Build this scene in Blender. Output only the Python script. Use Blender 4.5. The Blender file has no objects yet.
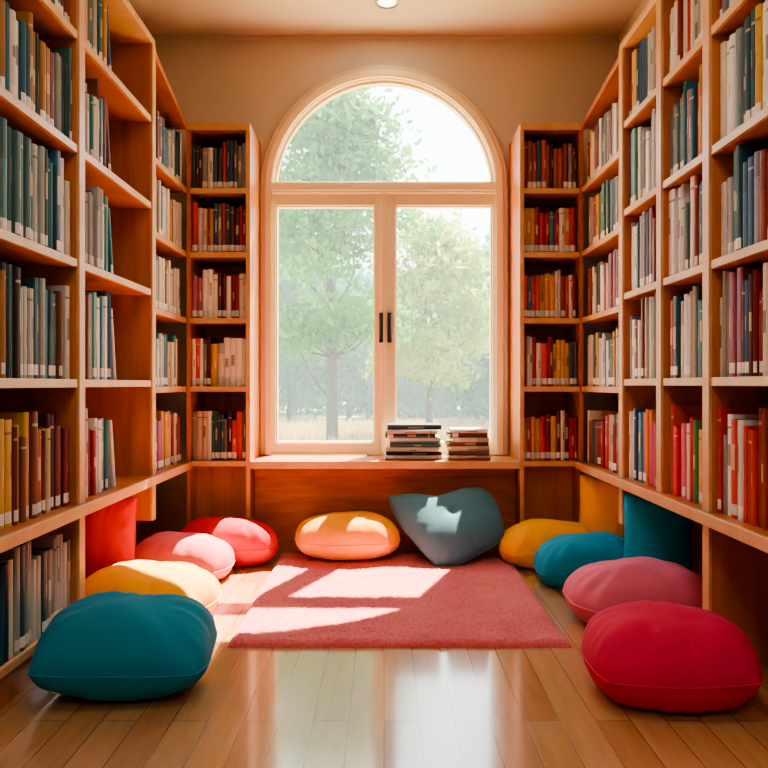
import bpy, bmesh, math, random
import numpy as np
from mathutils import Vector, Matrix, Euler, noise
random.seed(11); rng=np.random.default_rng(7)
sc=bpy.context.scene
COL=sc.collection
EYE=.84

def lin(c):
    if isinstance(c,str):
        c=c.lstrip('#'); c=[int(c[i:i+2],16)/255 for i in (0,2,4)]
    return tuple((x/12.92 if x<=.04045 else ((x+.055)/1.055)**2.4) for x in c)
def new_mat(name):
    m=bpy.data.materials.new(name); m.use_nodes=True
    nt=m.node_tree; b=nt.nodes['Principled BSDF']; return m,nt,b
def coords(nt,scale=(1,1,1),rot=(0,0,0)):
    tc=nt.nodes.new('ShaderNodeTexCoord'); mp=nt.nodes.new('ShaderNodeMapping')
    mp.inputs['Scale'].default_value=scale; mp.inputs['Rotation'].default_value=rot
    nt.links.new(tc.outputs['Object'],mp.inputs['Vector']); return mp.outputs['Vector']
def noise_n(nt,vec,scale,detail=4,rough=.5):
    n=nt.nodes.new('ShaderNodeTexNoise'); n.inputs['Scale'].default_value=scale
    n.inputs['Detail'].default_value=detail; n.inputs['Roughness'].default_value=rough
    nt.links.new(vec,n.inputs['Vector']); return n.outputs['Fac']
def ramp(nt,fac,stops):
    r=nt.nodes.new('ShaderNodeValToRGB'); e=r.color_ramp.elements
    while len(e)<len(stops): e.new(.5)
    for i,(p,c) in enumerate(stops):
        e[i].position=p; e[i].color=(*lin(c),1)
    nt.links.new(fac,r.inputs['Fac']); return r.outputs['Color']
def bump(nt,b,h,strength=.3,dist=.01):
    n=nt.nodes.new('ShaderNodeBump'); n.inputs['Strength'].default_value=strength
    n.inputs['Distance'].default_value=dist
    nt.links.new(h,n.inputs['Height']); nt.links.new(n.outputs['Normal'],b.inputs['Normal'])
def mat_wood(name,c1,c2,c3,rough=.42,scale=(1.5,1.5,14),coat=.15):
    m,nt,b=new_mat(name)
    v=coords(nt,scale); f=noise_n(nt,v,2.2,6,.6)
    nt.links.new(ramp(nt,f,[(.3,c1),(.5,c2),(.72,c3)]),b.inputs['Base Color'])
    b.inputs['Roughness'].default_value=rough; b.inputs['Coat Weight'].default_value=coat
    b.inputs['Coat Roughness'].default_value=.3
    bump(nt,b,f,.08,.004); return m
def mat_plain(name,c,rough=.6,nscale=30,nb=.05,metal=0,var=.06):
    m,nt,b=new_mat(name); v=coords(nt); f=noise_n(nt,v,nscale,5)
    l=lin(c); lo=tuple(max(0,x*(1-var)) for x in l); hi=tuple(min(1,x*(1+var)) for x in l)
    r=nt.nodes.new('ShaderNodeValToRGB'); r.color_ramp.elements[0].color=(*lo,1); r.color_ramp.elements[1].color=(*hi,1)
    nt.links.new(f,r.inputs['Fac']); nt.links.new(r.outputs['Color'],b.inputs['Base Color'])
    b.inputs['Roughness'].default_value=rough; b.inputs['Metallic'].default_value=metal
    bump(nt,b,f,nb,.005); return m

WOOD=mat_wood('orange_wood','#a85c26','#bd6e2f','#cd803e',scale=(8,8,.9))
WOODH=mat_wood('orange_wood_horizontal','#985022','#ae6229','#c07234',scale=(2,2,14))
EDGE=mat_wood('light_wood_edging','#c49260','#d0a270','#d9b082',scale=(3,3,3))
CREAM=mat_plain('cream_paint','#ecdab4',.45,8,.02,var=.03)
CREAM2=mat_plain('casing_paint','#dec3a2',.5,8,.02,var=.04)
WALL=mat_plain('warm_plaster','#cdbfb0',.9,60,.08,var=.03)
CEIL=mat_plain('ceiling_plaster','#d8cabc',.9,60,.05,var=.02)
METAL=mat_plain('dark_bronze','#3a3430',.35,30,.02,metal=.8)
STEEL=mat_plain('brushed_steel','#c9c6c0',.3,30,.02,metal=.9)

def obj_from(name,verts,faces,mats,mi=None,smooth=False,col=None):
    me=bpy.data.meshes.new(name); me.from_pydata(verts,[],faces)
    for m in mats: me.materials.append(m)
    if mi is not None: me.polygons.foreach_set('material_index',mi)
    if smooth: me.polygons.foreach_set('use_smooth',[True]*len(faces))
    if col is not None:
        at=me.color_attributes.new('Col','FLOAT_COLOR','CORNER')
        arr=[]
        for p,c in zip(me.polygons,col): arr.extend([c[0],c[1],c[2],1.0]*p.loop_total)
        at.data.foreach_set('color',arr)
    me.update(); ob=bpy.data.objects.new(name,me); COL.objects.link(ob); return ob
def empty(name):
    e=bpy.data.objects.new(name,None); COL.objects.link(e); return e

class Boxes:
    def __init__(s): s.v=[];s.f=[];s.m=[]
    def add(s,x0,x1,y0,y1,z0,z1,m=0):
        n=len(s.v)
        s.v+=[(x0,y0,z0),(x1,y0,z0),(x1,y1,z0),(x0,y1,z0),(x0,y0,z1),(x1,y0,z1),(x1,y1,z1),(x0,y1,z1)]
        s.f+=[(n,n+3,n+2,n+1),(n+4,n+5,n+6,n+7),(n,n+1,n+5,n+4),(n+1,n+2,n+6,n+5),(n+2,n+3,n+7,n+6),(n+3,n,n+4,n+7)]
        s.m+=[m]*6
    def hexa(s,pts,m=0):
        n=len(s.v); s.v+=pts
        s.f+=[(n,n+3,n+2,n+1),(n+4,n+5,n+6,n+7),(n,n+1,n+5,n+4),(n+1,n+2,n+6,n+5),(n+2,n+3,n+7,n+6),(n+3,n,n+4,n+7)]
        s.m+=[m]*6
    def make(s,name,mats,bev=.002):
        o=obj_from(name,s.v,s.f,mats,s.m)
        if bev:
            b=o.modifiers.new('bevel','BEVEL'); b.width=bev; b.segments=2; b.limit_method='ANGLE'
        return o

# ---------------- room shell -----------------
X=1.25; YW=4.06; YB=-2.2; H=2.70; WT=.085
def floor_mat():
    m,nt,b=new_mat('plank_floor')
    v=coords(nt,(1,1,1),(0,0,math.pi/2))
    br=nt.nodes.new('ShaderNodeTexBrick'); br.offset=.37
    br.inputs['Scale'].default_value=1; br.inputs['Brick Width'].default_value=.80
    br.inputs['Row Height'].default_value=.088; br.inputs['Mortar Size'].default_value=.0014
    br.inputs['Mortar Smooth'].default_value=.3
    br.inputs['Color1'].default_value=(*lin('#b4885a'),1); br.inputs['Color2'].default_value=(*lin('#c8a172'),1)
    br.inputs['Mortar'].default_value=(*lin('#825c38'),1)
    nt.links.new(v,br.inputs['Vector'])
    v2=coords(nt,(14,1.2,1)); f=noise_n(nt,v2,3,6,.6)
    mx=nt.nodes.new('ShaderNodeMix'); mx.data_type='RGBA'; mx.blend_type='MULTIPLY'; mx.inputs[0].default_value=.4
    nt.links.new(br.outputs['Color'],mx.inputs[6]); nt.links.new(ramp(nt,f,[(.3,'#c8b29a'),(.7,'#ffffff')]),mx.inputs[7])
    nt.links.new(mx.outputs[2],b.inputs['Base Color'])
    b.inputs['Roughness'].default_value=.2; b.inputs['Coat Weight'].default_value=1; b.inputs['Coat Roughness'].default_value=.10; b.inputs['Coat IOR'].default_value=1.65
    iv=nt.nodes.new('ShaderNodeMath'); iv.operation='SUBTRACT'; iv.inputs[0].default_value=1
    nt.links.new(br.outputs['Fac'],iv.inputs[1]); bump(nt,b,iv.outputs[0],.4,.0015)
    return m
B=Boxes(); B.add(-X-.1,X+.1,YB-.1,YW+WT,-.1,0); B.make('floor',[floor_mat()],0)
B=Boxes(); B.add(-X-.1,X+.1,YB-.1,YW+WT,H,H+.1); B.make('ceiling',[CEIL],0)
B=Boxes(); B.add(-X-.1,-X,YB-.1,YW+WT,0,H); B.make('wall_left',[WALL],0)
B=Boxes(); B.add(X,X+.1,YB-.1,YW+WT,0,H); B.make('wall_right',[WALL],0)
B=Boxes(); B.add(-X,X,YB-.1,YB,0,H); B.make('wall_rear',[WALL],0)

SPR=1.877
def arch_pts(r,zb,spr=SPR,n=40):
    p=[(-r,zb),(r,zb)]
    for i in range(n+1):
        a=math.pi*i/n; p.append((r*math.cos(a),spr+r*math.sin(a)))
    return p
def curve_plate(name,loops,y0,y1,mat,bev=0):
    cu=bpy.data.curves.new(name,'CURVE'); cu.dimensions='2D'; cu.fill_mode='BOTH'; cu.extrude=(y1-y0)/2-bev
    cu.bevel_depth=bev; cu.bevel_resolution=2
    if bev: cu.offset=-bev
    for lp in loops:
        s=cu.splines.new('POLY'); s.points.add(len(lp)-1); s.use_cyclic_u=True
        for i,(x,z) in enumerate(lp): s.points[i].co=(x,z,0,1)
    t=bpy.data.objects.new('t',cu); COL.objects.link(t); bpy.context.view_layer.update()
    me=bpy.data.meshes.new_from_object(t.evaluated_get(bpy.context.evaluated_depsgraph_get()))
    bpy.data.objects.remove(t)
    me.transform(Matrix.Translation((0,(y0+y1)/2,0))@Matrix.Rotation(math.pi/2,4,'X'))
    me.materials.clear(); me.materials.append(mat); me.name=name
    o=bpy.data.objects.new(name,me); COL.objects.link(o); return o
curve_plate('wall_window',[[(-X,0),(X,0),(X,H),(-X,H)],arch_pts(.62,.44)],YW,YW+WT,WALL)
B=Boxes(); B.add(-X,X,YW-.012,YW,H-.02,H); B.make('trim_1',[WALL],.003)

# ---------------- window -----------------
win=empty('window_1')
def par(o,p,nm=None):
    o.parent=p
    if nm: o.name=nm
    return o
par(curve_plate('casing_outer',[arch_pts(.657,.462),arch_pts(.60,.462)],YW-.028,YW,CREAM2,.004),win)
par(curve_plate('casing_bead',[arch_pts(.632,.462),arch_pts(.603,.462)],YW-.04,YW-.026,CREAM,.004),win)
par(curve_plate('frame_arch',[arch_pts(.62,.462),arch_pts(.592,.50)],YW+.0,YW+.075,CREAM,.004),win)
B=Boxes(); B.add(-.60,.60,YW-.02,YW+.07,1.855,1.915); B.add(-.60,.60,YW-.03,YW,1.868,1.90); par(B.make('transom',[CREAM],.004),win)
par(curve_plate('arch_bead',[arch_pts(.594,1.90,SPR),arch_pts(.580,1.925,SPR)],YW+.02,YW+.06,CREAM,.003),win)
def sash(x0,x1,wl,wr,nm):
    B=Boxes(); y0,y1=YW+.005,YW+.055; zb,zt=.465,1.856
    B.add(x0,x0+wl,y0,y1,zb,zt); B.add(x1-wr,x1,y0,y1,zb,zt)
    B.add(x0+wl,x1-wr,y0,y1,zb,zb+.060); B.add(x0+wl,x1-wr,y0,y1,zt-.06,zt)
    g=.008; a0,a1=x0+wl,x1-wr; b0,b1=zb+.06,zt-.06
    B.add(a0,a0+g,y0+.012,y1,b0,b1);B.add(a1-g,a1,y0+.012,y1,b0,b1);B.add(a0+g,a1-g,y0+.012,y1,b0,b0+g);B.add(a0+g,a1-g,y0+.012,y1,b1-g,b1)
    return par(B.make(nm,[CREAM],.003),win)
sash(-.598,-.002,.018,.048,'sash_1'); sash(.002,.598,.058,.018,'sash_2')
B=Boxes(); B.add(-.016,.012,YW-.012,YW+.006,.47,1.856); par(B.make('astragal',[CREAM],.004),win)
for i,x in enumerate((-.016,.030)):
    B=Boxes(); B.add(x-.011,x+.011,YW-.016,YW-.008 if i==0 else YW+.004,1.06,1.22)
    B.add(x-.006,x+.006,YW-.045,YW-.014,1.185,1.20); B.add(x-.007,x+.007,YW-.052,YW-.038,1.08,1.205)
    par(B.make('handle_%d'%(i+1),[METAL],.003),win)
m,nt,b=new_mat('clear_glass')
tr=nt.nodes.new('ShaderNodeBsdfTransparent'); gl=nt.nodes.new('ShaderNodeBsdfGlossy'); gl.inputs['Roughness'].default_value=.02
mx=nt.nodes.new('ShaderNodeMixShader'); mx.inputs[0].default_value=.008
nt.links.new(tr.outputs[0],mx.inputs[1]); nt.links.new(gl.outputs[0],mx.inputs[2]); nt.links.new(mx.outputs[0],nt.nodes['Material Output'].inputs['Surface'])
GLASS=m
ap=arch_pts(.59,.50); o=obj_from('glass_pane',[(x,YW+.045,z) for x,z in ap],[tuple(range(len(ap)))],[GLASS]); par(o,win)

# ---------------- bench -----------------
B=Boxes()
B.add(-.655,.665,3.72,YW-.001,.43,.46,1)
B.add(-.655,.665,3.712,3.722,.425,.462,2)
B.add(-.655,.665,3.84,YW-.001,0,.43,0)
B.add(-.655,.665,3.822,3.842,0,.095,0); B.add(-.655,.665,3.828,3.842,.37,.43,0)
B.make('window_bench',[WOODH,WOODH,EDGE],.002)

# ---------------- bookcases -----------------
T=.026; U=.046
LL=[.46,.855,1.235,1.597,1.957]; LTL=2.26
RL=[.46,.86,1.207,1.545,1.90]; LTR=2.20
BL=[.46,.828,1.165,1.49,1.805]; BT=2.12
def side_unit(sgn,ups,levels,LT,name,near_lower_shelf,extra_full):
    B=Boxes(); F=.97; K=1.235
    def add(xa,xb,y0,y1,z0,z1,m=0):
        a,b=sorted((xa*sgn,xb*sgn)); B.add(a,b,y0,y1,z0,z1,m)
    yA=ups[0]; yZ=3.735
    add(K,1.245,yA-.02,yZ+.3,0,BT,0)
    add(K,1.245,yA-.02,ups[-2],BT,LT,0)
    n=len(ups)
    for i,y in enumerate(ups):
        if i==n-1: continue
        z0=0
        if i==n-2:
            add(1.12,K,y-U/2,y+U/2,0,.27,0); z0=.27
        if extra_full is not None and i==extra_full: z0=.46
        add(F+.004,K,y-U/2,y+U/2,z0,LT,0)
        add(F-.006,F+.004,y-U/2,y+U/2,z0,LT,2)
    for i in range(n-1):
        y0=ups[i]+U/2; y1=ups[i+1]-(U/2 if i<n-2 else 0)
        lv=levels if i<n-2 else BL
        if i==n-2: y1=yZ
        for k,z in enumerate(lv):
            if k==0: continue
            add(F+.012,K,y0,y1,z-T,z,1); add(F,F+.012,y0,y1,z-T,z,2)
        if i==n-2:
            x0,x1=sorted((F*sgn,K*sgn))
            B.hexa([(x0,y0,LT-.03),(x1,y0,LT-.03),(x1,y1,BT-.03),(x0,y1,BT-.03),(x0,y0,LT),(x1,y0,LT),(x1,y1,BT),(x0,y1,BT)],1)
        else:
            add(F-.004,K,y0-U,y1+U,LT,LT+.03,2)
    add(F-.02,K,yA-.02,yZ,.46-T-.004,.46,1); add(F-.034,F-.02,yA-.02,yZ-.02,.46-T-.008,.462,2)
    for i in range(n-1):
        if near_lower_shelf and i<=near_lower_shelf-1:
            y0=ups[i]+U/2; y1=ups[i+1]-U/2
            add(F+.02,K,y0,y1,0,.085,0); add(F+.02,K,y0,y1,.085,.11,1); add(F+.008,F+.02,y0,y1,.085,.11,2)
    return B.make(name,[WOOD,WOODH,EDGE],.0018)
LU=[-.1,.75,1.60,2.43,3.19,3.72]; RU=[-.1,.75,1.52,2.28,2.67,3.10,3.70]
side_unit(-1,LU,LL,LTL,'bookcase',3,None)
side_unit(1,RU,RL,LTR,'bookcase',0,4)
def back_unit(xa,xb,name):
    B=Boxes(); y0=3.742; y1=YW-.002
    B.add(xa,xb,y1-.012,y1-.001,0,BT-.03,0)
    B.add(xa,xa+.02,y0+.008,y1-.012,0,BT-.03,0); B.add(xb-.02,xb,y0+.008,y1-.012,0,BT-.03,0)
    ex=(xb-.022,xb) if xa<0 else (xa,xa+.022)
    B.add(ex[0],ex[1],y0-.004,y0+.008,0,BT-.03,2)
    B.add(xa,xb,y0,y1-.001,BT-.03,BT,1); B.add(xa,xb,y0-.012,y0,BT-.032,BT+.002,2)
    for z in BL:
        B.add(xa+.02,xb-.022,y0+.012,y1-.012,z-T,z,1); B.add(xa+.02,xb-.022,y0,y0+.012,z-T,z,2)
    B.add(xa+.02,xb-.022,y0+.12,y0+.135,.0,.46-T,0)
    B.make(name,[WOOD,WOODH,EDGE],.0018)
back_unit(-.975,-.658,'bookcase'); back_unit(.668,.985,'bookcase')

# ---------------- books -----------------
m,nt,b=new_mat('book_covers')
at=nt.nodes.new('ShaderNodeAttribute'); at.attribute_name='Col'
v=coords(nt); f=noise_n(nt,v,90,3)
mx=nt.nodes.new('ShaderNodeMix'); mx.data_type='RGBA'; mx.blend_type='MULTIPLY'; mx.inputs[0].default_value=.25
nt.links.new(at.outputs['Color'],mx.inputs[6]); nt.links.new(f,mx.inputs[7]); nt.links.new(mx.outputs[2],b.inputs['Base Color'])
b.inputs['Roughness'].default_value=.42
BOOKM=m
PAL={
 'dark':['#1f5053','#2f6264','#4d7673','#8f9a94','#1d3c44','#3c3834','#a8aea6','#4d8788','#c5c3b8','#1f5a70','#7a4a30','#d8d4c8','#35708a','#7f8f8c','#345a5a','#a87a48','#8a3a38','#e4e0d4'],
 'mid':['#e5e2da','#cfcdc8','#2b8388','#1f5d69','#a8aaa6','#7b4a34','#d9cdb4','#98302a','#f0ebe0','#3d6f76','#d8a23a','#e8e6e0','#2f7e6a','#b8bab6','#2f5f8a'],
 'warm':['#5b2028','#7a2a34','#c0923a','#dcb04a','#7a3a34','#43353a','#c9b48a','#b3762a','#7c4430','#e0cb98','#2f5058','#4a2630'],
 'back':['#8c2426','#c2322f','#efe6d6','#9f3b30','#5a2028','#d9cdb8','#6a6864','#d34438','#2b5a62','#b4553c','#f2ebdd','#3a2a30','#d7a850','#a3607a','#34506e','#d8d0c4','#94908a','#c8b8a0'],
 'red':['#c02428','#d73a32','#8e1d22','#eadfce','#8d3a30','#d94c3c','#e2d8c6','#5b2428','#d79a33','#35707a','#2a4c70','#f0e8da','#e07a3a','#a8b0a8'],
 'right':['#eceae5','#c9c9c8','#9fa5a5','#5f7880','#9a3a34','#e0dacf','#2a5a66','#c23c36','#f2efe8','#7a8a8c','#7c4a38','#e0b450','#1f3f4c','#2b8390','#e6e6e4','#d5d6d4','#34608a','#5a8a68'],
 'bright':['#d33a48','#e98f32','#ecc83a','#2f9ba0','#e9e4da','#c23636','#4f8f58','#d9d0bd','#2f6a90','#df5a3a','#8a3a6a','#d86a8a','#f0ece0'],
}
class Mesh:
    def __init__(s): s.v=[];s.f=[];s.c=[]
def book(M,O,a,n,t,h,d,col,lean=0.,lab=True,up=Vector((0,0,1))):
    O=Vector(O); l=lin(col); j=random.uniform(.8,1.1); l=tuple(min(1,x*j) for x in l)
    dark=tuple(x*.65 for x in l)
    lum=sum(l)/3
    tcol=tuple(x*.45+y*.55 for x,y in zip(l,(.8,.72,.5))) if lum<.35 else tuple(x*.35+.02 for x in l)
    labc=lin(random.choice(['#f2efe6','#e9e6dc','#f6f3ea','#ddd9cf']))
    page=lin(random.choice(['#e8dcc0','#efe6d0','#ded2b6']))
    S=[0,.2*t,.5*t,.8*t,t]; Q=[-.004,-.0005,.0015,-.0005,-.004]
    P=lambda s,q,z:O+a*(s+z*lean)+n*q+up*z
    r1=random.uniform(.35,.5); r2=r1+random.uniform(.12,.3)
    zs=[0,.010,.040,h*r1,h*r2,h*.86,h*.885,h] if lab else [0,.01,.02,h*r1,h*r2,h*.86,h*.885,h]
    cols_c=[l,(labc if lab else l),l,(tcol if random.random()<.55 else l),l,(tcol if random.random()<.3 else l),l]
    if random.random()<.12: cols_c[4]=cols_c[5]=cols_c[6]=dark
    b0=len(M.v)
    for z in zs:
        for s,q in zip(S,Q): M.v.append(P(s,q,z))
    half=random.random()<.7
    for i in range(7):
        for k in range(4):
            c=cols_c[i]
            if i==3 and (k in(0,3) or (half and k==1)): c=l
            M.f.append((b0+i*5+k,b0+i*5+k+1,b0+(i+1)*5+k+1,b0+(i+1)*5+k)); M.c.append(c)
    b1=len(M.v)
    for (s,q,z) in [(0,-d,0),(t,-d,0),(0,-d,h),(t,-d,h)]: M.v.append(P(s,q,z))
    M.f.append((b0+35,b1+2,b1,b0)); M.c.append(l)
    M.f.append((b0+4,b1+1,b1+3,b0+39)); M.c.append(l)
    c=min(.003,t*.12)
    b2=len(M.v)
    for (s,q,z) in [(c,-.007,h),(t-c,-.007,h),(t-c,-d,h),(c,-d,h),(c,-.007,h-.004),(t-c,-.007,h-.004),(t-c,-d,h-.004),(c,-d,h-.004),(c,-d+.003,0),(t-c,-d+.003,0)]: M.v.append(P(s,q,z))
    M.f+= [(b0+35,b0+36,b0+37,b0+38,b0+39,b2+1,b2),(b0+39,b1+3,b2+2,b2+1),(b1+2,b0+35,b2,b2+3),
           (b2,b2+1,b2+5,b2+4),(b2+1,b2+2,b2+6,b2+5),(b2+3,b2,b2+4,b2+7),(b2+4,b2+5,b2+6,b2+7),
           (b2+7,b2+6,b2+9,b2+8)]
    M.c+= [l,l,l,dark,dark,dark,page,page]
def run(M,O,a,n,L,zmax,pal,tr=(.016,.038),hr=(.2,.27),dr=(.15,.19),fill=1.,labp=.65,var=.4):
    s=.002; O=Vector(O); k=0
    end=L*fill-.002
    while True:
        if k<=0:
            k=random.choice([1,1,2,2,3,4]); basec=random.choice(PAL[pal]); baseh=random.uniform(*hr); baset=random.uniform(*tr); bl=random.random()<labp
            based=random.uniform(*dr)
        t=baset*random.uniform(.85,1.15); h=min(zmax-.012,baseh*random.uniform(.97,1.03))
        if s+t>end:
            if end-s<.010 or fill<.9: break
            t=end-s
        c=basec if random.random()>var else random.choice(PAL[pal])
        book(M,O+a*s+n*random.uniform(-.012,.002),a,n,t,h,based,c,0,bl)
        s+=t+random.uniform(.0003,.0018); k-=1
    if L*(1-fill)>.08:
        h=random.uniform(hr[0],hr[1]*.9); book(M,O+a*(s+.0+h*.16)+n*-.005,a,n,.022,min(h,zmax-.03),.16,random.choice(PAL[pal]),-.16,True)
Yv=Vector((0,1,0)); Xv=Vector((1,0,0))
def finish(M,name):
    return obj_from(name,[tuple(v) for v in M.v],M.f,[BOOKM],None,False,M.c)
def bay_books(sgn,ups,levels,LT,pals_fn,fill_fn,low=0):
    n=len(ups); M=Mesh(); N=Vector((-sgn,0,0))
    for i in range(n-1):
        y0=ups[i]+U/2; y1=ups[i+1]-(U/2 if i<n-2 else 0)
        lv=(levels if i<n-2 else BL); top=(LT if i<n-2 else BT)
        L=y1-y0
        allz=list(lv)+[top]
        rows=[(lv[k],allz[k+1]-T-lv[k]) for k in range(len(lv))]
        if low and i<low: rows=[(.11,.30)]+rows
        for k,(z,mh) in enumerate(rows):
            kk=k-(1 if (low and i<low) else 0)
            far=i==n-2
            hr=(.20,.255) if far else (.225,.31)
            run(M,(sgn*.988,y0,z+.0006),Yv,N,L,mh,pals_fn(i,kk),hr=hr,fill=fill_fn(i,kk),tr=(.014,.034))
    return M
def lp(i,k):
    if i<=2: return {-1:'dark',0:'warm',1:'dark',2:'dark',3:'dark',4:'dark'}[k]
    if i==3: return 'mid'
    return {0:'back',1:'mid',2:'mid',3:'mid',4:'mid'}[k]
def lf(i,k):
    if i==3: return [.44,.46,.42,.38,.40][k]
    return 1.0
finish(bay_books(-1,LU,LL,LTL,lp,lf,3),'shelved_books')
def rp(i,k):
    if i<=2: return {0:'right',1:'back',2:'right',3:'right',4:'right'}[k]
    return {0:'bright',1:'right',2:'right',3:'right',4:'right'}[k] if i<5 else 'right' if k%2 else 'back'
finish(bay_books(1,RU,RL,LTR,rp,lambda i,k:1.0,0),'shelved_books')
for (xa,xb,pal) in ((-.975,-.658,'back'),(.668,.985,'red')):
    M=Mesh(); allz=BL+[BT]
    for k,z in enumerate(BL):
        run(M,(xa+.02,3.742+.03,z+.0006),Xv,Vector((0,-1,0)),xb-xa-.042,allz[k+1]-T-z,pal if k in(0,2,3) else 'back',hr=(.20,.25),tr=(.014,.028),fill=1.0)
    finish(M,'shelved_books')
def stack(name,x0,x1,n,pal):
    M=Mesh(); z=.4625
    for i in range(n):
        t=random.uniform(.018,.026); w=(x1-x0)*random.uniform(.86,1.0); ox=x0+random.uniform(0,(x1-x0)-w)
        yaw=random.uniform(-.07,.07); u=Vector((math.cos(yaw),math.sin(yaw),0)); n_=Vector((math.sin(yaw),-math.cos(yaw),0))
        book(M,Vector((ox,3.80+random.uniform(-.012,.012),z+t)),Vector((0,0,-1)),n_,t,w,.17,pal[i%len(pal)],0,random.random()<.4,up=u)
        z+=t+.0008
    return finish(M,name)
stack('book_stack',.005,.295,8,['#e8e6e0','#1f454e','#d8d4c8','#2a5560','#efece4','#2b4a50','#c9c2b4','#33424a'])
stack('book_stack',.325,.535,7,['#d9c2a0','#7a5040','#e5dccb','#9c6a4c','#e4d8c0','#6f4a3b','#e9e2d2'])

# ---------------- cushions -----------------
def fabric(name,c):
    m,nt,b=new_mat(name)
    l=lin(c); v=coords(nt); f=noise_n(nt,v,6,3); f2=noise_n(nt,v,260,2)
    r=nt.nodes.new('ShaderNodeValToRGB'); r.color_ramp.elements[0].color=(*[x*.86 for x in l],1); r.color_ramp.elements[1].color=(*[min(1,x*1.1) for x in l],1)
    nt.links.new(f,r.inputs['Fac']); nt.links.new(r.outputs['Color'],b.inputs['Base Color'])
    b.inputs['Roughness'].default_value=.85; b.inputs['Specular IOR Level'].default_value=.2; b.inputs['Sheen Weight'].default_value=.05; b.inputs['Sheen Roughness'].default_value=.4
    bump(nt,b,f2,.5,.003); return m
cid=0
def cushion(name,loc,w,d,t,col,rot=(0,0,0),rnd=.6,base=.8,pinch=.05,dimple=0,ex=.42,heart=False):
    global cid; cid+=1; N=34
    V=[];F=[];idx={}
    def prof(u,v):
        return max(0,((1-abs(u)**2.6)*(1-abs(v)**2.6)))**ex
    def plan(u,v):
        dx=u*math.sqrt(1-v*v/2); dy=v*math.sqrt(1-u*u/2)
        sx=u*(1-pinch*(1-v*v)); sy=v*(1-pinch*(1-u*u))
        k=rnd; x,y=(sx*(1-k)+dx*k),(sy*(1-k)+dy*k)
        if heart:
            s=(x+1)/2; q=(y+1)/2
            TL=(-.93,.78);TR=(.66,1.0);BR=(.80,-.42);BL_=(-.22,-.98)
            X_=(TL[0]*(1-s)+TR[0]*s)*q+(BL_[0]*(1-s)+BR[0]*s)*(1-q)
            Y_=(TL[1]*(1-s)+TR[1]*s)*q+(BL_[1]*(1-s)+BR[1]*s)*(1-q)
            Y_-=.26*math.exp(-((x+.0)/.42)**2)*max(0,y)**2
            X_+=.20*(1-y*y)*max(0,x)**2-.12*(1-y*y)*max(0,-x)**2
            Y_-=.14*(1-x*x)*max(0,-y)**2
            return X_,Y_
        return x,y
    sn=cid*7.3
    for side in (1,-1):
        for i in range(N+1):
            for j in range(N+1):
                u=-math.cos(math.pi*i/N); v=-math.cos(math.pi*j/N)
                edge=i in(0,N) or j in(0,N)
                if edge and side==-1: idx[(side,i,j)]=idx[(1,i,j)]; continue
                x,y=plan(u,v); p=prof(u,v)
                th=math.atan2(v,u); rr=max(abs(u),abs(v))
                wr=(noise.noise(Vector((math.cos(th)*6+sn,math.sin(th)*6,side*3)))*.22)*rr**2
                bl=noise.noise(Vector((x*1.6+sn,y*1.6,side*2.)))*.12
                pk=.05*math.sin(th*26+3*noise.noise(Vector((th*2,sn,1))))*max(0,(rr-.66)/.34)**1.2*(1-rr)**.35
                z=side*t/2*p*(1+wr+bl+pk*3)
                if dimple and side==1: z-=dimple*math.exp(-(u*u+v*v)/.014)
                if side==-1: z*=base
                jit=1+noise.noise(Vector((math.cos(th)*1.5+sn,math.sin(th)*1.5,9)))*.05
                V.append((x*w/2*jit,y*d/2*jit,z)); idx[(side,i,j)]=len(V)-1
    for side in (1,-1):
        for i in range(N):
            for j in range(N):
                q=[idx[(side,i,j)],idx[(side,i+1,j)],idx[(side,i+1,j+1)],idx[(side,i,j+1)]]
                if side==-1: q.reverse()
                F.append(tuple(q))
    ring=[idx[(1,i,0)] for i in range(N)]+[idx[(1,N,j)] for j in range(N)]+[idx[(1,i,N)] for i in range(N,0,-1)]+[idx[(1,0,j)] for j in range(N,0,-1)]
    R=[Vector(V[k]) for k in ring]; n=len(R); pr=.0034; b0=len(V)
    for k in range(n):
        tg=(R[(k+1)%n]-R[k-1]).normalized(); o=Vector((tg.y,-tg.x,0)).normalized()
        for a in range(6):
            an=a*math.pi/3; V.append(tuple(R[k]+o*(math.cos(an)*pr+.001)+Vector((0,0,1))*math.sin(an)*pr))
    for k in range(n):
        for a in range(6):
            F.append((b0+k*6+a,b0+((k+1)%n)*6+a,b0+((k+1)%n)*6+(a+1)%6,b0+k*6+(a+1)%6))
    R3=Euler(rot).to_matrix()
    pts=[R3@Vector(p) for p in V]
    zmin=min(p.z for p in pts); z0=loc[2]; cut=.012
    pts=[(p.x,p.y,max(p.z-zmin-cut,0)+z0) for p in pts]
    o=obj_from(name,pts,F,[fabric(name+'_fabric',col)],None,True)
    o.location=(loc[0],loc[1],0)
    s=o.modifiers.new('sub','SUBSURF'); s.levels=1; s.render_levels=1
    return o
cushion('floor_cushion',(-.715,2.13,0),.48,.42,.268,'#12809a',rnd=.5,rot=(0.05,0.03,.10))
cushion('floor_cushion',(-.84,2.70,0),.49,.44,.225,'#f5a800',rnd=.6,rot=(.04,.05,-.2))
cushion('floor_cushion',(-.865,3.30,0.002),.42,.34,.215,'#e66a70',rnd=.55,rot=(0,.12,-.1))
cushion('floor_cushion',(-.73,3.56,0),.47,.30,.245,'#d8142e',rnd=.7,rot=(.0,.03,.1))
cushion('floor_cushion',(-.175,3.61,.026),.50,.36,.235,'#f7a200',rnd=.7)
cushion('floor_cushion',(.76,3.54,.0),.46,.32,.23,'#f2aa08',rnd=.6,rot=(0,-.06,.1))
cushion('floor_cushion',(.85,3.20,0),.44,.34,.235,'#148cae',rnd=.5,rot=(0,-.12,-.1))
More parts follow.
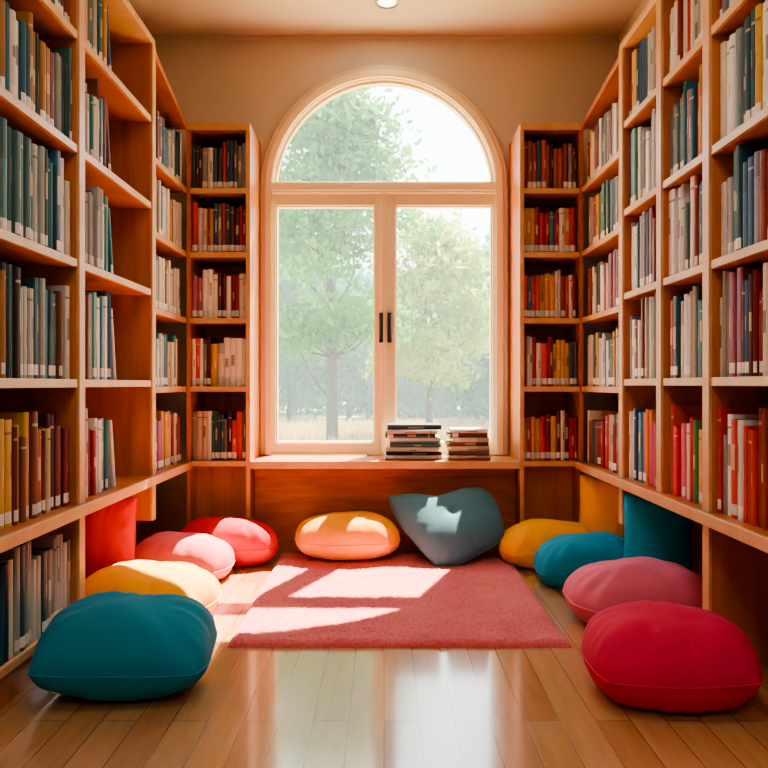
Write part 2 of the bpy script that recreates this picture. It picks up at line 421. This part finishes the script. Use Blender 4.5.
cushion('floor_cushion',(.885,2.67,0),.49,.36,.245,'#d4708c',rnd=.55,rot=(0,-.03,.1))
cushion('floor_cushion',(.765,2.05,0),.44,.38,.268,'#cf3258',rnd=.55,rot=(0.03,-.04,-.12))
cushion('throw_pillow',(.295,3.575,.026),.60,.47,.17,'#4f8094',rnd=.12,pinch=.04,rot=(math.radians(42),0,math.radians(2)),dimple=.018,base=.85,heart=True)
cushion('throw_pillow',(-1.105,3.02,0),.235,.40,.13,'#d0202c',rnd=.1,pinch=.08,rot=(math.radians(82),0,math.radians(8)),base=1)
cushion('throw_pillow',(1.06,2.95,0),.27,.42,.12,'#0c94b4',rnd=.1,pinch=.08,rot=(math.radians(86),0,math.radians(-36)),base=1)
cushion('throw_pillow',(1.04,3.54,0),.30,.42,.13,'#f5ae10',rnd=.1,pinch=.08,rot=(math.radians(84),0,math.radians(-42)),base=1)
cushion('throw_pillow',(1.12,1.93,0),.22,.36,.13,'#c8283f',rnd=.1,pinch=.08,rot=(math.radians(80),0,math.radians(-14)),base=1)

# ---------------- rug -----------------
m,nt,b=new_mat('rug_pile'); v=coords(nt); f=noise_n(nt,v,220,3,.7); f1=noise_n(nt,v,5,3)
ad=nt.nodes.new('ShaderNodeMath'); ad.operation='MULTIPLY_ADD'; ad.inputs[1].default_value=.35; nt.links.new(f1,ad.inputs[0]); nt.links.new(f,ad.inputs[2])
nt.links.new(ramp(nt,ad.outputs[0],[(.42,'#c44854'),(.68,'#e66a70'),(.9,'#f08c8c')]),b.inputs['Base Color'])
b.inputs['Roughness'].default_value=.95; b.inputs['Sheen Weight'].default_value=.3; bump(nt,b,f,.8,.006)
nx,ny=230,260; x0,x1,y0,y1=-.50,.597,2.42,3.70
V=[];F=[]
rn=rng.random((nx+1,ny+1))
for i in range(nx+1):
    for j in range(ny+1):
        u=i/nx; w=j/ny; e=min(i,nx-i,j,ny-j)/5; ez=min(1,e)**.5
        jx=(rng.random()-.5)*.004
        z=.002+(.014+rn[i,j]*.008+.003*noise.noise(Vector((u*18,w*20,0))))*ez if e>0 else .0005
        V.append((x0+(x1-x0)*u+jx,y0+(y1-y0)*w+(rng.random()-.5)*.004,z))
for i in range(nx):
    for j in range(ny):
        a=i*(ny+1)+j; F.append((a,a+ny+1,a+ny+2,a+1))
obj_from('rug',V,F,[m],None,True)

# ---------------- ceiling lights -----------------
def emis(name,c,s):
    m,nt,b=new_mat(name); b.inputs['Emission Color'].default_value=(*c,1); b.inputs['Emission Strength'].default_value=s; return m
LAMP=emis('lamp_diffuser',(1,.9,.78),5)
def downlight(x,y,pw):
    e=empty('ceiling_downlight'); e.location=(x,y,H)
    bm=bmesh.new(); n=32; prof=[(.055,-.0),(.058,-.008),(.048,-.010),(.043,-.004),(.0425,0)]
    rings=[[bm.verts.new((r*math.cos(2*math.pi*k/n),r*math.sin(2*math.pi*k/n),z)) for k in range(n)] for r,z in prof]
    for a,b_ in zip(rings,rings[1:]):
        for k in range(n): bm.faces.new((a[k],a[(k+1)%n],b_[(k+1)%n],b_[k]))
    me=bpy.data.meshes.new('trim_ring'); bm.to_mesh(me); bm.free(); me.materials.append(STEEL)
    o=bpy.data.objects.new('trim_ring',me); COL.objects.link(o); o.parent=e
    vs=[(.043*math.cos(2*math.pi*k/n),.043*math.sin(2*math.pi*k/n),-.003) for k in range(n)]
    o=obj_from('diffuser',vs,[tuple(reversed(range(n)))],[LAMP]); o.parent=e
    if pw:
        ld=bpy.data.lights.new('lamp','AREA'); ld.shape='DISK'; ld.size=.085; ld.energy=pw; ld.color=(1,.88,.7)
        lo=bpy.data.objects.new('lamp',ld); COL.objects.link(lo); lo.parent=e; lo.location=(0,0,-.012)
downlight(.015,3.70,1.5)
def fill_panel(x,y,w,d,pw,col=(1,.92,.83)):  # added fill light above the view, brightens near shelves and cushions
    e=empty('added_fill_panel'); e.location=(x,y,H)
    B=Boxes(); B.add(-w/2,w/2,-d/2,d/2,-.03,0,0); o=B.make('housing',[STEEL],.004); o.parent=e
    B=Boxes(); B.add(-w/2+.02,w/2-.02,-d/2+.02,d/2-.02,-.034,-.03,0); o=B.make('diffuser',[LAMP],0); o.parent=e
    ld=bpy.data.lights.new('lamp','AREA'); ld.shape='RECTANGLE'; ld.size=w-.04; ld.size_y=d-.04; ld.energy=pw; ld.color=col
    lo=bpy.data.objects.new('lamp',ld); COL.objects.link(lo); lo.parent=e; lo.location=(0,0,-.04)
fill_panel(0,1.2,.9,.5,8); fill_panel(0,-.9,.9,.5,24)

# ---------------- outdoors -----------------
GZ=-.35
m,nt,b=new_mat('meadow'); v=coords(nt); f=noise_n(nt,v,.9,6,.65)
nt.links.new(ramp(nt,f,[(.3,'#b0aa74'),(.55,'#ccba84'),(.75,'#dcc998')]),b.inputs['Base Color']); b.inputs['Roughness'].default_value=1
obj_from('meadow_ground',[(-60,4.4,GZ),(60,4.4,GZ),(60,90,GZ),(-60,90,GZ)],[(0,1,2,3)],[m])
def leafmat(name,c,c2,tl=.5):
    m,nt,b=new_mat(name); v=coords(nt); f=noise_n(nt,v,1.3,3)
    colr=ramp(nt,f,[(.3,c),(.7,c2)])
    nt.links.new(colr,b.inputs['Base Color']); b.inputs['Roughness'].default_value=.8
    t=nt.nodes.new('ShaderNodeBsdfTranslucent'); nt.links.new(colr,t.inputs['Color'])
    mx=nt.nodes.new('ShaderNodeMixShader'); mx.inputs[0].default_value=tl
    nt.links.new(b.outputs[0],mx.inputs[1]); nt.links.new(t.outputs[0],mx.inputs[2]); nt.links.new(mx.outputs[0],nt.nodes['Material Output'].inputs['Surface'])
    return m
def tube(V,F,p0,p1,r0,r1,n=7):
    p0=Vector(p0);p1=Vector(p1);d=(p1-p0).normalized(); a=d.orthogonal().normalized(); c=d.cross(a); b0=len(V)
    for p,r in((p0,r0),(p1,r1)):
        for k in range(n): V.append(tuple(p+a*math.cos(2*math.pi*k/n)*r+c*math.sin(2*math.pi*k/n)*r))
    for k in range(n): F.append((b0+k,b0+(k+1)%n,b0+n+(k+1)%n,b0+n+k))
def tree(name,loc,h,cw,cb,leafm,barkm,nl=9000,ls=.11,seed=1,ncl=46,tr=.09):
    r=random.Random(seed); V=[];F=[]
    pts=[Vector((0,0,0))]
    for k in range(1,8): pts.append(Vector((r.uniform(-.05,.05)*k*.4,r.uniform(-.05,.05)*k*.4,h*.92*k/7)))
    for k in range(7): tube(V,F,pts[k],pts[k+1],tr*(1-k/7.6),tr*(1-(k+1)/7.6))
    cls=[]
    for k in range(ncl):
        z=cb+(h-cb)*r.random()**.85; f=(z-cb)/(h-cb); R=cw*math.sqrt(max(.03,math.sin(math.pi*min(.97,.12+.85*f))))*(1-.45*f)
        a=r.uniform(0,2*math.pi); q=R*math.sqrt(r.random())
        c=Vector((math.cos(a)*q,math.sin(a)*q,z)); cls.append(c)
        s=pts[max(1,min(6,int(7*(z-.25*q)/h)))]
        mid=(s+c)/2+Vector((0,0,-.12)); tube(V,F,s,mid,.028,.018,5); tube(V,F,mid,c,.018,.006,5)
    nb=len(F)
    for k in range(nl):
        c=r.choice(cls); sg=cw*.17
        p=c+Vector((r.gauss(0,sg*1.2),r.gauss(0,sg*1.2),r.gauss(0,sg*.65)))
        a=Vector((r.gauss(0,1),r.gauss(0,1),r.gauss(0,1))).normalized(); b_=a.orthogonal().normalized(); b_.rotate(Matrix.Rotation(r.uniform(0,6.28),3,a))
        c2=a.cross(b_); s=ls*r.uniform(.5,1.2); n=len(V)
        V+= [tuple(p-b_*s),tuple(p+c2*s*.45),tuple(p+b_*s),tuple(p-c2*s*.45)]; F.append((n,n+1,n+2,n+3))
    o=obj_from(name,V,F,[barkm,leafm],[0]*nb+[1]*(len(F)-nb)); o.location=loc; return o
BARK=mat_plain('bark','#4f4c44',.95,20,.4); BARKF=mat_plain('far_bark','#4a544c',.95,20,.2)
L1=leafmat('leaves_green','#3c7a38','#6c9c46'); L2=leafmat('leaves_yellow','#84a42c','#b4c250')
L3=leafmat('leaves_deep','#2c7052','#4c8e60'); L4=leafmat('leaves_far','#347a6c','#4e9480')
tree('tree',(-.95,14,GZ),6.4,1.75,1.9,L1,BARK,13000,.10,3,64,.12)
tree('tree',(.95,16,GZ),4.6,1.35,1.4,L2,BARK,8000,.11,5,44,.09)
k=0
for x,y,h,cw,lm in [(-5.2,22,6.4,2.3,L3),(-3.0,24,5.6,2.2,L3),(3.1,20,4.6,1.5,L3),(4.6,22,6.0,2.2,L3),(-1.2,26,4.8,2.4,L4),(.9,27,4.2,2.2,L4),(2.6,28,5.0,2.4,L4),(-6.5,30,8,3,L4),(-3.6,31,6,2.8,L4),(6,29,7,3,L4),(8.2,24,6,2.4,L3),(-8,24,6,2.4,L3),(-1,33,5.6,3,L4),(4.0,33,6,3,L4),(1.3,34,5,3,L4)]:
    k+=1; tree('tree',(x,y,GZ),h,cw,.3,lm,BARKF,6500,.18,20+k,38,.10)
V=[];F=[]
r=random.Random(2)
for k in range(26000):
    y=6+r.random()**.8*15; x=r.uniform(-.32,.32)*y; h=r.uniform(.10,.32); w=.012+.0012*y; a=r.uniform(0,3.14); dx=math.cos(a)*w;dy=math.sin(a)*w
    n=len(V); V+=[(x-dx,y-dy,GZ),(x+dx,y+dy,GZ),(x+r.gauss(0,.06),y+r.gauss(0,.06),GZ+h)]; F.append((n,n+1,n+2))
obj_from('meadow_grass',V,F,[leafmat('dry_grass','#b09a58','#d0bc82',.3)])
m=bpy.data.materials.new('mist'); m.use_nodes=True; nt=m.node_tree; nt.nodes.clear()
ou=nt.nodes.new('ShaderNodeOutputMaterial'); vs=nt.nodes.new('ShaderNodeVolumeScatter'); vs.inputs['Density'].default_value=.0115; vs.inputs['Color'].default_value=(.78,.97,.96,1); vs.inputs['Anisotropy'].default_value=-.05
nt.links.new(vs.outputs[0],ou.inputs['Volume'])
B=Boxes(); B.add(-30,30,6.0,42,GZ+.01,9); o=B.make('morning_mist',[m],0)

# ---------------- light -----------------
w=bpy.data.worlds.new('World'); sc.world=w; w.use_nodes=True; nt=w.node_tree; bg=nt.nodes['Background']
bg.inputs['Color'].default_value=(.82,.93,1,1); bg.inputs['Strength'].default_value=7.0
sd=bpy.data.lights.new('sun','SUN'); sd.energy=56; sd.angle=.012; sd.color=(1,.87,.62)
so=bpy.data.objects.new('sun',sd); COL.objects.link(so); so.rotation_euler=Vector((-.25,-.67,-1)).to_track_quat('-Z','Y').to_euler()
pd=bpy.data.lights.new('window_portal','AREA'); pd.shape='RECTANGLE'; pd.size=1.25; pd.size_y=2.1; pd.cycles.is_portal=True
po=bpy.data.objects.new('window_portal',pd); COL.objects.link(po); po.location=(0,YW+.12,1.48); po.rotation_euler=(-math.pi/2,0,0)
sc.view_settings.look='AgX - Medium High Contrast'

# ---------------- camera -----------------
cd=bpy.data.cameras.new('camera'); cd.sensor_width=36; cd.lens=760/768*36; cd.clip_start=.02
co=bpy.data.objects.new('camera',cd); COL.objects.link(co); co.location=(0,0,EYE); co.rotation_euler=(math.pi/2,0,0)
sc.camera=co
